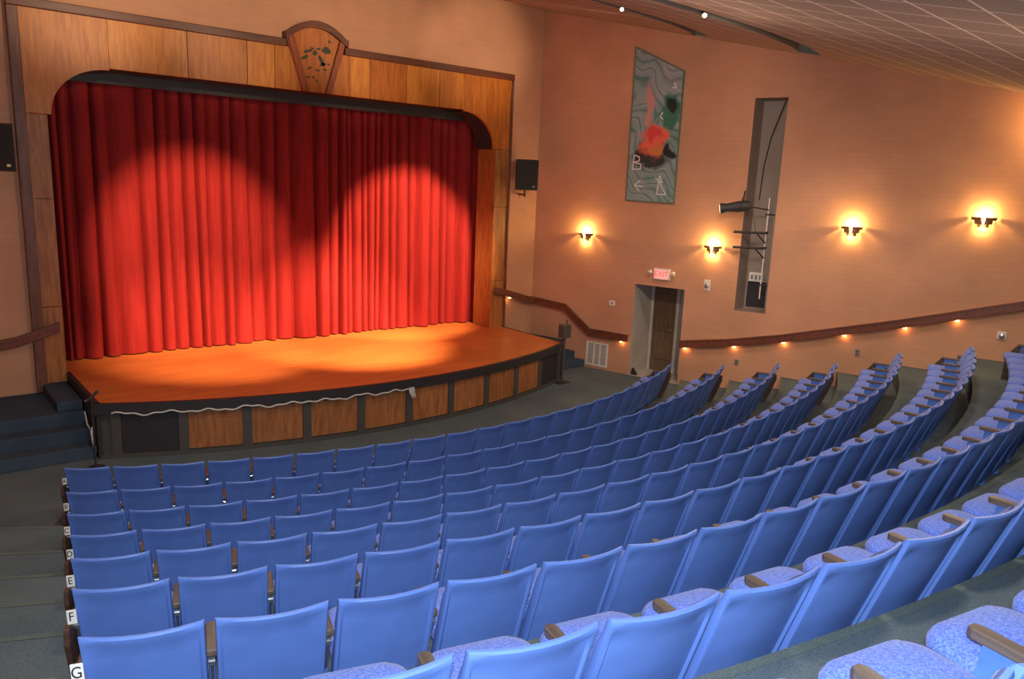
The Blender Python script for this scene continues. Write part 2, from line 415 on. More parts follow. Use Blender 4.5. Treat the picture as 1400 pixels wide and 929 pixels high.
# ------------------------------------------------------------------ stage
ZS = .88; SC = Vector((0, 1.9, 0)); SR = 10.95
SXL, SXR = -4.86, 4.82
def sp(th, r=SR): return (SC.x+r*sin(th), SC.y-r*cos(th))
thL = -math.asin(-SXL/SR)*1.0; thR = math.asin(SXR/SR)
stage = thing('stage', 'raised stage with orange wooden deck, curved panelled front and black edge', 'stage', (0, -6.5, 0))
def on_stage(o): o.parent = stage; o.matrix_parent_inverse = Matrix.Translation((0, 6.5, 0)); return o
N = 60
arcp = [sp(thL+(thR-thL)*i/N, SR-.02) for i in range(N+1)]
d = MB(); poly = [(SXL, -3.2)]+arcp+[(SXR, -3.2)]
d.prism(poly, ZS-.05, ZS, plane='XY'); on_stage(d.build('deck', M['deck']))
def arcbox(th0, th1, r0, r1, z0, z1, n=8):
    b = MB(); q = []
    for i in range(n+1):
        th = th0+(th1-th0)*i/n; (xa, ya), (xb, yb) = sp(th, r0), sp(th, r1)
        q += [(xa, ya, z0), (xb, yb, z0), (xb, yb, z1), (xa, ya, z1)]
    f = [(0, 1, 2, 3), (4*n+3, 4*n+2, 4*n+1, 4*n)]
    for i in range(n):
        for k in range(4):
            k2 = (k+1) % 4; f.append((4*i+k, 4*i+4+k, 4*i+4+k2, 4*i+k2))
    b.add(q, f); return b
on_stage(arcbox(thL-.002, thR+.002, SR-.05, SR+.03, ZS-.16, ZS+.006, 48).build('edge_trim', M['black']))
on_stage(arcbox(thL, thR, SR-.35, SR-.06, .0, ZS-.05, 48).build('front_wall', M['charcoal']))
on_stage(arcbox(thL, thR, SR-.06, SR-.012, .0, .07, 48).build('kick_board', M['charcoal']))
s_ = MB(); s_.box(SXL, SXL+.06, sp(thL)[1], YP, 0, ZS+.006); on_stage(s_.build('side_skirt', M['black']))
s_ = MB(); s_.box(SXR-.06, SXR, sp(thR)[1], YP, 0, ZS+.002); on_stage(s_.build('side_skirt', M['black']))
edges = [rad(-25+5*i) for i in range(11)]
for i in range(10):
    a, b_ = edges[i]+rad(.38), edges[i+1]-rad(.38)
    if i == 0: a = rad(-24.6)
    dark = i in (0, 9)
    on_stage(arcbox(a, b_, SR-.06, SR-.035, .09, ZS-.165, 6).build('front_panel', M['black'] if dark else M['facia']))
    if dark: bpy.data.objects[-1] if False else None
for i in range(11):
    w_ = rad(.36)
    on_stage(arcbox(edges[i]-w_, edges[i]+w_, SR-.06, SR-.015, .0, ZS-.15, 2).build('front_post', M['charcoal']))

# steps and landings beside the stage
def steps(label, boxes):
    t = thing('stage_steps', label, 'steps', (boxes[0][0][0], boxes[0][1][0], 0))
    for nm, (x0, y0, z1) in ((None, (0, 0, 0)),): pass
    for nm, poly, z0, z1 in [(b[2], b[3], b[4], b[5]) for b in boxes]:
        m = MB(); m.prism(poly, z0, z1, plane='XY'); o = m.build(nm, M['carpet_blue'], bevel=.015)
        o.parent = t; o.matrix_parent_inverse = Matrix.Translation(-Vector(t.location))
    return t
def lx(y): return wall_x(y, -1)+.01
def rx(y): return wall_x(y, 1)-.01
def quad(x0f, x1f, y0, y1): return [(x0f(y0), y0), (x1f(y0), y0), (x1f(y1), y1), (x0f(y1), y1)]
cl = lambda c: (lambda y: c)
steps('dark blue carpeted landing and steps left of the stage', [
 ((-6, 0), (-6, 0), 'landing', quad(lx, cl(SXL-.02), -5.64, -7.15), 0, .585),
 ((0, 0), (0, 0), 'top_step', quad(cl(-5.24), cl(SXL-.02), -5.66, -7.02), .585, .735),
 ((0, 0), (0, 0), 'step', quad(lx, cl(SXL-.02), -7.15, -7.48), 0, .39),
 ((0, 0), (0, 0), 'step', quad(lx, cl(SXL-.02), -7.48, -7.82), 0, .195)])
steps('dark blue carpeted steps right of the stage beside the wall', [
 ((5, 0), (-6, 0), 'landing', quad(cl(SXR+.02), rx, -5.64, -6.69), 0, .6),
 ((0, 0), (0, 0), 'step', quad(cl(SXR+.02), rx, -6.69, -6.97), 0, .36),
 ((0, 0), (0, 0), 'step', quad(cl(SXR+.02), rx, -6.97, -7.25), 0, .18)])

# ------------------------------------------------------------------ proscenium arch
AX0, AX1 = -5.32, 4.85; OPL, OPR = -4.86, 4.39; OT = 6.03; AT = 6.95
arch = thing('proscenium_arch', 'honey plywood proscenium arch framing the red curtain', 'proscenium arch', (XC, YP, 0))
def on(t, o): o.parent = t; o.matrix_parent_inverse = Matrix.Translation(-Vector(t.location)); return o
YF = YP-.07
CR = .95
ZC = OT-.82
def corner(sgn):
    ox = OPL if sgn < 0 else OPR
    x_in = ox+(.96 if sgn < 0 else -.96)
    pts = []
    for i in range(13):
        a = PI/2*i/12
        # from (x_in, OT-.03) round down to (ox +-.06, ZC)
        px = ox+(.06+.90*(1-sin(a)) if sgn < 0 else -.06-.90*(1-sin(a))); pz = ZC+(OT-.03-ZC)*cos(a)
        pts.append((px, pz))
    xo = AX0+.16 if sgn < 0 else AX1-.05
    return [(x_in, AT-.14)]+pts+[(xo, ZC), (xo, AT-.14)]
for sg in (-1, 1):
    b = MB(); b.prism(corner(sg), YF, YP+.0); on(arch, b.build('corner_panel', M['woodB' if sg > 0 else 'woodA']))
# header panels (seams as in the boards of the photo)
hx = [-3.9, -2.62, -1.55, -1.02, .55, 1.02, 1.9, 2.75, 3.43]
hm = ['woodC', 'woodA', 'woodC', 'woodA', 'woodC', 'woodB', 'woodC', 'woodA']
for i in range(len(hx)-1):
    b = MB(); b.box(hx[i]+.006, hx[i+1]-.006, YF, YP, OT, AT-.14); on(arch, b.build('header_panel', M[hm[i]]))
# post panels
for x0, x1, nm in ((AX0+.16, OPL, 'woodD'), (OPR, AX1-.05, 'woodD')):
    for z0, z1 in ((.74 if x0 < 0 else ZS+.002, 2.05), (2.06, 3.85), (3.86, ZC-.01)):
        b = MB(); b.box(x0, x1, YF, YP, z0, z1); on(arch, b.build('post_panel', M[nm]))
# reveal and soffit
b = MB(); b.box(OPR-.0, OPR+.03, YP, -5.0, ZS+.002, ZC); on(arch, b.build('jamb', M['woodD']))
b = MB(); b.box(OPL-.03, OPL, YP, -5.0, ZS+.002, ZC); on(arch, b.build('jamb', M['woodD']))
b = MB(); b.box(OPL, OPR, YP, -5.0, OT+.0, OT+.04); on(arch, b.build('soffit', M['black']))
for sg in (-1, 1):
    b = MB(); ox = OPL if sg < 0 else OPR
    c_ = [p_ for p_ in corner(sg)[1:14]]
    q = [(x, YP, z) for x, z in c_]+[(x, -5.0, z) for x, z in c_]; n = len(c_)
    b.add(q, [(i, i+1, n+i+1, n+i) for i in range(n-1)]); on(arch, b.build('corner_reveal', M['black'], smooth=True))
# trims
KX0, KX1 = -.80, .43
for x0, x1 in ((AX0, KX0), (KX1, AX1)):
    b = MB(); b.box(x0, x1, YP-.13, YP, AT-.14, AT); on(arch, b.build('top_trim', M['trim'], bevel=.012))
b = MB(); b.box(AX0, AX0+.16, YP-.12, YP, .6, AT-.14); on(arch, b.build('side_trim', M['trimv'], bevel=.012))
b = MB(); b.box(AX1-.05, AX1, YP-.12, YP, .62, AT-.14); on(arch, b.build('side_trim', M['trimv'], bevel=.012))
# keystone
key = on(arch, MB().build('keystone', M['woodB']))
kb = MB()
def kx(z, side): return (-.49+(-.31)*(z-OT)/1.02) if side < 0 else (.11+(.32)*(z-OT)/1.02)
def ktop(x): return 7.05+.27*(1-((x-(KX0+KX1)/2)/((KX1-KX0)/2))**2)
xs = [KX0+(KX1-KX0)*i/16 for i in range(17)]
kb.prism([(kx(OT, -1), OT), (kx(OT, 1), OT)]+[(x, ktop(x)-.06) for x in reversed(xs)], YP-.12, YP)
me = kb.build('keystone_tmp', M['woodB']); key.data = me.data; bpy.data.objects.remove(me)
for sd in (-1, 1):
    b = MB(); w_ = .13*(-sd)
    b.prism([(kx(OT, sd), OT-.01), (kx(OT, sd)+w_, OT-.01), (kx(7.1, sd)+w_, 7.1), (kx(7.1, sd), 7.1)], YP-.17, YP-.1)
    o = b.build('keystone_side_trim', M['redwood'], bevel=.01); o.parent = key
b = MB(); xs2 = [KX0-.04+(KX1-KX0+.08)*i/20 for i in range(21)]
b.prism([(x, ktop(min(max(x, KX0), KX1))-.10) for x in xs2]+[(x, ktop(min(max(x, KX0), KX1))+.03) for x in reversed(xs2)], YP-.2, YP)
o = b.build('keystone_top_trim', M['trim']); o.parent = key
# painted flourish on the keystone
EY = YP-.125
def blot(b, x, z, rx_, rz_, rot=0., n=12, wob=.25):
    ps = []
    for i in range(n):
        a = 2*PI*i/n; r = 1+random.uniform(-wob, wob)
        u, v = rx_*cos(a)*r, rz_*sin(a)*r
        ps.append((x+u*cos(rot)-v*sin(rot), EY, z+u*sin(rot)+v*cos(rot)))
    b.add(ps, [tuple(range(n))])
b = MB(); KZ = 6.62; KXc = -.19
def kp(px, py): return (KXc+(px-445)/929*100/55*.92, KZ-(py-480)/929*100/55*.92+ (px-445)/929*.25)
for px, py, rx_, rz_, rot in ((310, 440, .10, .035, .5), (350, 375, .10, .03, .35), (430, 400, .06, .05, .2), (560, 375, .09, .07, 0), (500, 480, .04, .12, .5), (520, 520, .06, .03, .3), (595, 285, .035, .025, -.5), (365, 550, .05, .02, .5), (455, 580, .05, .02, -.3), (540, 575, .05, .015, 0), (345, 645, .05, .02, .3), (405, 650, .03, .02, 0), (585, 520, .03, .02, .4), (440, 690, .025, .015, 0), (470, 360, .05, .02, .2), (400, 350, .05, .015, -.2)):
    x, z = kp(px, py); blot(b, x, z, rx_, rz_, rot)
o = b.build('painted_flourish', M['emblem']); o.parent = key

# ------------------------------------------------------------------ curtain
cb = MB(); YC = -4.66
x = -5.0; pleats = []
while x < 4.75:
    w_ = random.choice((.14, .2, .26, .3, .4, .5, .34, .24)); pleats.append((x, w_, random.uniform(.5, 1.2), random.uniform(-.05, .05))); x += w_
prof = []
for (px, w_, am, of) in pleats:
    for j in range(10):
        f_ = j/10.; s_ = abs(2*f_-1)
        prof.append((px+w_*f_, of, am*(1-s_**3.2)))
rows_z = [.905, .95, 1.1, 1.4, 2., 2.8, 3.6, 4.4, 5.2, 5.7, 6.1, 6.3]
vs = []
for z in rows_z:
    h = (z-.9)/5.4; spread = .20-.07*h
    for i, (px, of, d_) in enumerate(prof):
        sway = .03*(1-h)*sin(px*5.1+1.3)+.02*(1-h)*sin(px*13)
        vs.append((px+sway, YC-spread*d_-of*(1+.6*(1-h))+.05, z))
n = len(prof)
cb.add(vs, [(j*n+i, j*n+i+1, (j+1)*n+i+1, (j+1)*n+i) for j in range(len(rows_z)-1) for i in range(n-1)])
cu = cb.build('stage_curtain', M['curtain'], smooth=True)
for p_ in cu.data.polygons: p_.use_smooth = True
tag(cu, 'tall pleated red velvet curtain closed across the stage', 'curtain')
b = MB(); b.box(-5.3, 5.0, -4.98, -4.94, 5.84, 6.6)
tag(b.build('curtain_valance', M['black']), 'black border hanging along the top of the red curtain', 'valance')

# ------------------------------------------------------------------ seats
W0 = .499
def seat_parts():
    P_ = {}
    # moulded back shell: raked, dished, with a raised rim on its rear face
    S = [-1, -.985, -.93, -.88, -.6, -.3, 0, .3, .6, .88, .93, .985, 1]; T = [0, .03, .07, .2, .4, .6, .8, .90, .945, .985, 1]
    def base(s, t):
        w_ = W0/2*(1-.01*(1-t))
        z = .15+.70*t - .004*(1-s*s)
        y = (.85-z)*RAKE - .045*(1-s*s)*(.4+.6*t)
        return Vector((s*w_, y, z))
    def rear(s, t):
        v = base(s, t); rim = abs(s) > .9 or t > .92 or t < .04
        v.y += (0 if rim else .013)
        if abs(s) == 1 or t in (0, 1): v.y += .008
        return v
    def front(s, t):
        v = base(s, t); v.y += .03+.035*(1-t)+.012*(abs(s) > .9)*(t < .9)
        if abs(s) == 1 or t in (0, 1): v.y -= .008
        return v
    b = MB(); n = len(S); m = len(T)
    b.grid(rear, S, T); b.grid(front, S, T)
    o = n*m
    b.f = b.f[:(n-1)*(m-1)]+[tuple(reversed(f)) for f in b.f[(n-1)*(m-1):]]
    for i in range(n-1):
        b.f.append((i, o+i, o+i+1, i+1)); a = (m-1)*n+i; b.f.append((a+1, o+a+1, o+a, a))
    for j in range(m-1):
        b.f.append((j*n, (j+1)*n, o+(j+1)*n, o+j*n)); a = j*n+n-1; b.f.append((a, o+a, o+a+n, a+n))
    P_['back_shell'] = (b, 'plastic')
    # upholstered back pad
    b = MB(); S2 = [-.9, -.8, -.4, 0, .4, .8, .9]; T2 = [.42, .46, .7, .90, .95]
    def pad(s, t):
        v = base(s, t); e = abs(s) == .9 or t in (.42, .95); v.y += .046+(0 if e else .03); return v
    b.grid(pad, S2, T2); b.f = [tuple(reversed(f)) for f in b.f]
    P_['back_pad'] = (b, 'fabric')
    # seat cushion: rounded front, crowned top
    b = MB()
    out = []
    w_ = .246; y0, y1, rr = .20, .60, .11
    out = [(-w_, y0), (w_, y0)]
    for i in range(7):
        a = PI/2*i/6; out.append((w_-rr+rr*cos(a), y1-rr+rr*sin(a)))
    for i in range(7):
        a = PI/2*i/6; out.append((-w_+rr-rr*sin(a), y1-rr+rr*cos(a)))
    cx_, cy_ = 0, .4
    n = len(out); vs = []
    for k, (sc, z) in enumerate(((.94, .385), (1., .41), (1., .44), (.95, .462), (.8, .476), (.5, .486), (.2, .49))):
        vs += [(cx_+(x-cx_)*sc, cy_+(y-cy_)*sc, z+.05*(y-.4)) for x, y in out]
    fs = [tuple(range(n-1, -1, -1))]
    for k in range(6):
        fs += [(k*n+i, k*n+(i+1) % n, (k+1)*n+(i+1) % n, (k+1)*n+i) for i in range(n)]
    fs.append(tuple(range(6*n, 7*n)))
    b.add(vs, fs); P_['seat_cushion'] = (b, 'fabric')
    b = MB(); vs = []
    for sc, z in ((.8, .335), (.93, .36), (.955, .395)):
        vs += [(cx_+(x-cx_)*sc, cy_+(y-cy_)*sc, z+.05*(y-.4)) for x, y in out]
    fs = [tuple(range(n-1, -1, -1))]+[(k*n+i, k*n+(i+1) % n, (k+1)*n+(i+1) % n, (k+1)*n+i) for k in range(2) for i in range(n)]+[tuple(range(2*n, 3*n))]
    b.add(vs, fs); P_['seat_pan'] = (b, 'plastic')
    return P_
RAKE = .34
def side_parts(xo):
    P_ = {}
    b = MB(); b.prism([(.28, .0), (.46, .0), (.44, .05), (.38, .3), (.36, .575), (.19, .575), (.26, .3), (.28, .05)], xo-.012, xo+.012, plane='YZ')
    P_['side_standard'] = (b, 'steel_blue', 0)
    b = MB(); y0, y1 = .15, .41
    prof_ = [(xo-.026, y0), (xo+.026, y0), (xo+.028, y1-.02), (xo+.018, y1), (xo-.018, y1), (xo-.028, y1-.02)]
    b.prism(prof_, .575, .61, plane='XY')
    P_['armrest'] = (b, 'arm', .006)
    b = MB(); b.box(xo-.012, xo+.012, .15, .19, .53, .572); b.tube([(xo, .16, .54), (xo, .25, .34)], .009, 6); b.tube([(xo-.014, .16, .55), (xo+.014, .16, .55)], .014, 8)
    P_['hinge_bracket'] = (b, 'chrome', 0)
    return P_
def end_parts(xo):
    P_ = {}
    b = MB(); b.prism([(.20, 0), (.56, 0), (.55, .40), (.42, .574), (.03, .60), (.02, .50), (.10, .25)], xo-.042, xo-.012, plane='YZ')
    P_['end_panel'] = (b, 'side_board', .006)
    return P_
PROTO = {}
def data_of(name, entry, smooth):
    b, mk = entry[0], entry[1]; bev = entry[2] if len(entry) > 2 else 0.
    o = b.build(name, M[mk], smooth=smooth, bevel=bev); return o
XS = -(W0/2+.022)
proto_all = {}
for nm, e in seat_parts().items(): proto_all[nm] = data_of(nm, e, True)
for nm, e in side_parts(XS).items(): proto_all[nm] = data_of(nm, e, False)
right_side = {nm: data_of(nm, e, False) for nm, e in side_parts(-XS).items()}
left_end = {nm: data_of(nm, e, False) for nm, e in end_parts(XS).items()}
right_end = {}
for nm, e in end_parts(XS).items():
    e[0].v = [(-x, y, z) for x, y, z in e[0].v]; e[0].f = [tuple(reversed(f)) for f in e[0].f]
    right_end[nm] = data_of(nm, e, False)
ORD = 'first second third fourth fifth sixth seventh eighth ninth tenth eleventh twelfth thirteenth fourteenth fifteenth sixteenth seventeenth eighteenth nineteenth twentieth'.split()
RN = ['front row by the stage', 'second row from the stage', 'third row from the stage', 'fourth row from the stage', 'fifth row from the stage', 'sixth row from the stage', 'seventh row from the stage', 'eighth row from the stage', 'ninth row from the stage']
# camera numbers (image frame 1400 x 929)
CAM = Vector((-7.1799, -20.4546, 4.408)); FPX = 1047.09
CX, CY, CZ = Vector((0.772487, -0.633682, 0.041373)), Vector((0.094795, 0.17949, 0.979182)), Vector((-0.627916, -0.752483, 0.198723))
def project(P_):
    v = Vector(P_)-CAM; d_ = -v.dot(CZ)
    if d_ < .2: return None
    return 700+FPX*v.dot(CX)/d_, 464.5-FPX*v.dot(CY)/d_
first = True
for k, (cx, cy, R, zf, th0, W) in enumerate(ROWS):
    n = COUNT[k]
    for i in range(n):
        th = th0+(i*W+W0/2)/R
        loc = (cx+R*sin(th), cy-R*cos(th), zf)
        see = False
        for lx_, ly_, lz_ in ((-.25, 0, .85), (.25, 0, .85), (-.2, .55, .47), (.2, .55, .47), (.27, .4, .6)):
            q = project((loc[0]+cos(th)*lx_-sin(th)*ly_, loc[1]+sin(th)*lx_+cos(th)*ly_, zf+lz_))
            if q and -30 < q[0] < 1445 and q[1] < 940: see = True
        if not see: continue
        j = n-1-i
        if i == 0: pos = 'with letter %s plate by the left aisle' % 'ABCDEFGHI'[k]
        elif i <= j or k >= 6: pos = ORD[i]+' from the left aisle' if i < 20 else 'twenty-'+ORD[i-20]+' from the left aisle'
        elif j == 0: pos = 'at the right end beside the wall aisle'
        else: pos = ORD[j]+' from the right end'
        t = thing('theatre_seat', 'blue theatre seat %s, %s' % (pos, RN[k]), 'seat', loc, th, 'theatre seats in the '+RN[k].split(',')[0])
        parts = list(proto_all.items())
        if j == 0: parts += list(right_side.items())+list(right_end.items())
        if i == 0: parts += list(left_end.items())
        for nm, src in parts:
            o = src.copy(); C.objects.link(o); o.parent = t
        if i == 0:
            b = MB(); b.box(-.028, .028, -.004, .004, -.04, .04); pl = b.build('row_plate', M['plate'], t, bevel=.002)
            pl.location = (XS+.004, .045, .665); pl.rotation_euler = (rad(-14), rad(-12), rad(-18))
            text_mesh('row_letter', 'ABCDEFGHI'[k], .07, M['ink'], pl, Matrix(((1, 0, 0, 0), (0, 0, -1, -.0055), (0, 1, 0, 0), (0, 0, 0, 1))), .001)
for dct in (proto_all, right_side, left_end, right_end):
    for o in dct.values(): bpy.data.objects.remove(o)

# ------------------------------------------------------------------ right wall fittings
def at_wall(t, z, out=0.): return wall_matrix(t, z, out)
def wthing(name, label, cat, t, z, out=0., group=None):
    o = thing(name, label, cat, group=group); o.matrix_world = at_wall(t, z, out); return o
# painting: local x along the wall, y into the room, z up
pt = wthing('abstract_painting', 'tall abstract teal and red painting with slanted top on the right wall', 'painting', 2.54, 4.12, 0)
b = MB(); b.prism([(0, .02), (1.22, 0), (1.21, 2.86), (-.01, 3.44)], .03, .06); b.f[0] = tuple(b.f[0])
b.build('canvas', M['painting'], pt)
b = MB()
ring = [(0, .02), (1.22, 0), (1.21, 2.86), (-.01, 3.44)]; inn_ = [(.025, .045), (1.195, .025), (1.185, 2.84), (.015, 3.39)]
for i in range(4):
    j = (i+1) % 4; b.prism([ring[i], ring[j], inn_[j], inn_[i]], .02, .068)
b.build('frame', M['frame_green'], pt)
b = MB()
def stroke(pts, w_=.014):
    for (xa, za), (xb, zb) in zip(pts, pts[1:]):
        dx, dz = xb-xa, zb-za; L = sqrt(dx*dx+dz*dz) or 1; nx, nz = -dz/L*w_, dx/L*w_
        b.add([(xa+nx, .064, za+nz), (xb+nx, .064, zb+nz), (xb-nx, .064, zb-nz), (xa-nx, .064, za-nz)], [(0, 1, 2, 3)])
def letter(*strokes):
    global b
    b = MB()
    for st in strokes: stroke(st)
    b.build('chalk_letter', M['chalk'], pt)
letter([(.13, .74), (.15, 1.06), (.28, 1.02), (.29, .93), (.14, .90), (.33, .86), (.34, .75), (.13, .74)])
letter([(.42, .36), (.2, .38), (.36, .5), (.2, .38), (.34, .26)])
letter([(.72, .56), (.90, .46), (.82, .62), (.78, .2), (1.0, .2), (.82, .48)])
letter([(.78, 2.0), (.72, 1.9), (.8, 1.84)]); letter([(1.0, 2.62), (1.06, 2.5), (.96, 2.52)])

# sconces: three stepped half-bowls with a lit slit, light spilling up and down the wall
SCN = [(1.52, 3.24, 'nearest the stage'), (4.75, 3.19, 'between the exit sign and the tall slot'), (7.55, 3.79, 'first right of the tall slot'), (9.76, 4.10, 'farthest right, second past the tall slot')]
sc_l = []
for i, (t_, z_, w_) in enumerate(SCN):
    s = wthing('wall_sconce', 'lit stepped bronze wall sconce %s' % w_, 'wall sconce', t_, z_, 0, 'wall sconces on the right wall')
    for (r0, r1, h0, h1) in ((.21, .20, .02, .075), (.15, .14, -.05, .02), (.095, .085, -.11, -.05)):
        b = MB(); n = 14
        for half_ in ((8, 80), (100, 172)):
            q = []
            for a in range(n+1):
                an = rad(half_[0]+(half_[1]-half_[0])*a/n)
                for rr, zz in ((r0, h1), (r1, h0)): q.append((rr*cos(an), rr*.62*sin(an)+.01, zz))
                for rr, zz in ((r1-.012, h0), (r0-.012, h1)): q.append((rr*cos(an), rr*.62*sin(an)+.01, zz))
            f = []
            for a in range(n):
                for c in range(4): f.append((4*a+c, 4*a+4+c, 4*a+4+(c+1) % 4, 4*a+(c+1) % 4))
            b.add(q, f)
        b.build('shade_tier', M['bronze'], s)
    b = MB(); b.box(-.009, .009, .09, .118, -.10, .075); b.build('lit_slit', M['glow'], s)
    b = MB(); b.box(-.05, .05, 0, .02, -.1, .06); b.tube([(0, .01, -.02), (0, .06, -.02)], .02); b.build('back_plate', M['bronze'], s)
    b = MB(); b.tube([(0, .06, -.03), (0, .06, 0), (0, .06, .03), (0, .06, .045)], [.015, .028, .024, .006]); b.build('bulb', M['glow'], s)
    sc_l.append((t_, z_))
# exit sign with twin emergency heads
ex = wthing('exit_sign', 'lit red and white exit sign above the door recess', 'exit sign', 3.6, 2.52, 0)
b = MB(); b.box(-.20, .20, 0, .07, -.13, .13); b.build('housing', M['white'], ex, bevel=.01)
b = MB(); b.box(-.17, .17, .07, .074, -.10, .10); b.build('face', M['exitface'], ex)
text_mesh('exit_lettering', 'EXIT', .17, M['exitred'], ex, Matrix(((-1, 0, 0, 0), (0, 0, 1, .0765), (0, 1, 0, 0), (0, 0, 0, 1))) if False else Matrix(((1, 0, 0, 0), (0, 0, 1, .0765), (0, 1, 0, 0), (0, 0, 0, 1))))
for sx in (-1, 1):
    b = MB(); b.tube([(sx*.2, .04, .02), (sx*.28, .05, .03)], .014); b.tube([(sx*.28, .03, .06), (sx*.29, .09, .02), (sx*.295, .12, 0)], [.03, .05, .045], 12); b.build('emergency_head', M['white'], ex, smooth=True)
# door in the recess
dr = MB(); dr.box(DT0+.10, DT1-.56, .0, .05, .01, 2.1)
dm = at_wall(0, 0, -.98)
do = dr.build('door_1', M['door']); do.matrix_world = dm; struct(do)
b = MB(); b.box(DT0+.16, DT1-.62, .05, .062, .3, 1.0); b.box(DT0+.16, DT1-.62, .05, .062, 1.15, 1.95); b.build('door_panel', M['door'], do, bevel=.01)
b = MB(); b.tube([(DT1-.61, .05, 1.07), (DT1-.61, .12, 1.07)], .018); b.tube([(DT1-.61, .11, 1.07), (DT1-.73, .12, 1.07)], .014); b.build('door_handle', M['chrome'], do)
b = MB()
for x0, x1, z0, z1 in ((DT0+.02, DT0+.10, 0, 2.18), (DT1-.56, DT1-.48, 0, 2.18), (DT0+.02, DT1-.48, 2.1, 2.18)): b.box(x0, x1, 0, .07, z0, z1)
f_ = b.build('trim_1', M['grey']); f_.matrix_world = dm; struct(f_)
b = MB(); b.prism([(0, 0), (.14, 0), (.02, .16)], -.05, .05)
wd = b.build('door_wedge', M['black']); wd.matrix_world = at_wall(DT0+.02, 0.003, -.12); tag(wd, 'small black wedge on the floor inside the door recess', 'door wedge')
# return air grille
gr = wthing('return_air_grille', 'white louvred air grille low on the wall left of the door', 'air grille', 2.02, .37, 0)
b = MB()
for x0, x1, z0, z1 in ((-.30, -.255, -.30, .30), (.255, .30, -.30, .30), (-.255, .255, -.30, -.255), (-.255, .255, .255, .30)): b.box(x0, x1, 0, .025, z0, z1)
b.build('frame', M['white'], gr)
b = MB(); b.box(-.255, .255, .002, .006, -.255, .255); b.build('backing', M['vent'], gr)
b = MB()
for j in range(22): b.box(-.25, .25, .006, .016, -.245+j*.0225, -.237+j*.0225)
for x0 in (-.10, .07): b.box(x0, x0+.035, .006, .02, -.255, .255)
b.build('louvres', M['white'], gr)
# small wall plates
def plate(name, label, cat, t, z, w_, h_, mat='white', kind=0):
    o = wthing(name, label, cat, t, z, 0)
    b = MB(); b.box(-w_, w_, 0, .02, -h_, h_); b.build('cover', M[mat], o, bevel=.006)
    b = MB()
    if kind == 0: b.box(-.012, .012, .02, .034, -.02, .02); b.build('toggle', M['black'], o)
    elif kind == 1:
        for zz in (-.028, .028): b.box(-.018, .018, .02, .024, zz-.016, zz+.016)
        b.build('socket', M['charcoal'], o)
    else: b.tube([(0, .02, -.01), (0, .07, -.01), (0, .08, -.01)], [.055, .045, .02], 14); b.build('lens', M['chrome'], o, smooth=True)
    return o
plate('thermostat', 'small white wall control left of the door recess', 'thermostat', 2.35, 1.69, .08, .06)
plate('fire_strobe', 'white fire strobe between the door recess and the tall slot', 'fire alarm', 4.69, 2.38, .07, .12, kind=2)
plate('wall_outlet', 'grey outlet plate under the handrail near the tall slot', 'outlet', 5.52, .76, .045, .065, 'vent', 1)
plate('wall_outlet', 'grey outlet plate on the wall behind the fifth row end', 'outlet', 7.95, 1.37, .045, .07, 'vent', 1)
plate('wall_strobe', 'round white strobe low on the wall at the far right', 'strobe', 10.33, 2.08, .07, .07, kind=2)
# handrails
def railbox(b, pts, h=.17, d0=.04, d1=.12):
    n = len(pts); q = []
    for t_, z_ in pts: q += [(t_, d0, z_-h/2), (t_, d1, z_-h/2), (t_, d1, z_+h/2), (t_, d0, z_+h/2)]
    f = [(0, 1, 2, 3), (4*n-1, 4*n-2, 4*n-3, 4*n-4)]
    for i in range(n-1):
        for c in range(4): f.append((4*i+c, 4*i+4+c, 4*i+4+(c+1) % 4, 4*i+(c+1) % 4))
    b.add(q, f)
rail_lights = []
def rail(name, label, pts, lamps, group, long=False):
    o = thing(name, label, 'handrail', group=group); o.matrix_world = at_wall(0, 0, 0)
    b = MB(); railbox(b, pts); b.build('rail_board', M['rail'], o, bevel=.012)
    b = MB(); railbox(b, [(t_, z_+.075) for t_, z_ in pts], .02, .02, .135); b.build('rail_cap', M['rail'], o)
    for t_ in lamps:
        for (ta, za), (tb, zb) in zip(pts, pts[1:]):
            if ta <= t_ <= tb: z_ = za+(zb-za)*(t_-ta)/(tb-ta)
        b = MB(); b.box(t_-.03, t_+.03, .05, .10, z_-.115, z_-.085); b.build('rail_lamp', M['tiny'], o)
        b = MB(); b.box(t_-.02, t_+.02, 0, .05, z_-.05, z_+.0); b.build('bracket', M['charcoal'], o)
        rail_lights.append(wp(t_, z_-.13, .05))
    return o
rail('handrail', 'long brown handrail rising along the right wall past the seat rows', [(4.19, .97), (5.3, 1.17), (6.4, 1.43), (8.63, 2.06), (10.58, 2.66), (13.5, 3.6)], [4.32, 5.45, 6.5, 7.68, 8.75, 9.6], 'brown handrails')
rl = rail('handrail', 'short stepped handrail on the right wall between stage and door', [(-.0, 1.50), (1.05, 1.43), (1.80, .90), (2.86, .90)], [2.7], 'brown handrails')
b = MB()
q = []
for x_, z_ in ((4.45, 1.83), (4.87, 1.73), (5.60, 1.52), (5.79, 1.49)): q += [(x_, YP-.13, z_-.085), (x_, YP-.20, z_-.085), (x_, YP-.20, z_+.085), (x_, YP-.13, z_+.085)]
b.add(q, [(0, 1, 2, 3), (15, 14, 13, 12)]+[(4*i+c, 4*i+4+c, 4*i+4+(c+1) % 4, 4*i+(c+1) % 4) for i in range(3) for c in range(4)])
o = b.build('rail_board', M['rail'], bevel=.012); o.parent = rl; o.matrix_parent_inverse = at_wall(0, 0, 0).inverted()
b = MB(); b.box(4.90, 4.96, YP-.18, YP-.13, 1.60, 1.63); o = b.build('rail_lamp', M['tiny']); o.parent = rl; o.matrix_parent_inverse = at_wall(0, 0, 0).inverted()
rail_lights.append(Vector((4.95, YP-.1, 1.55)))
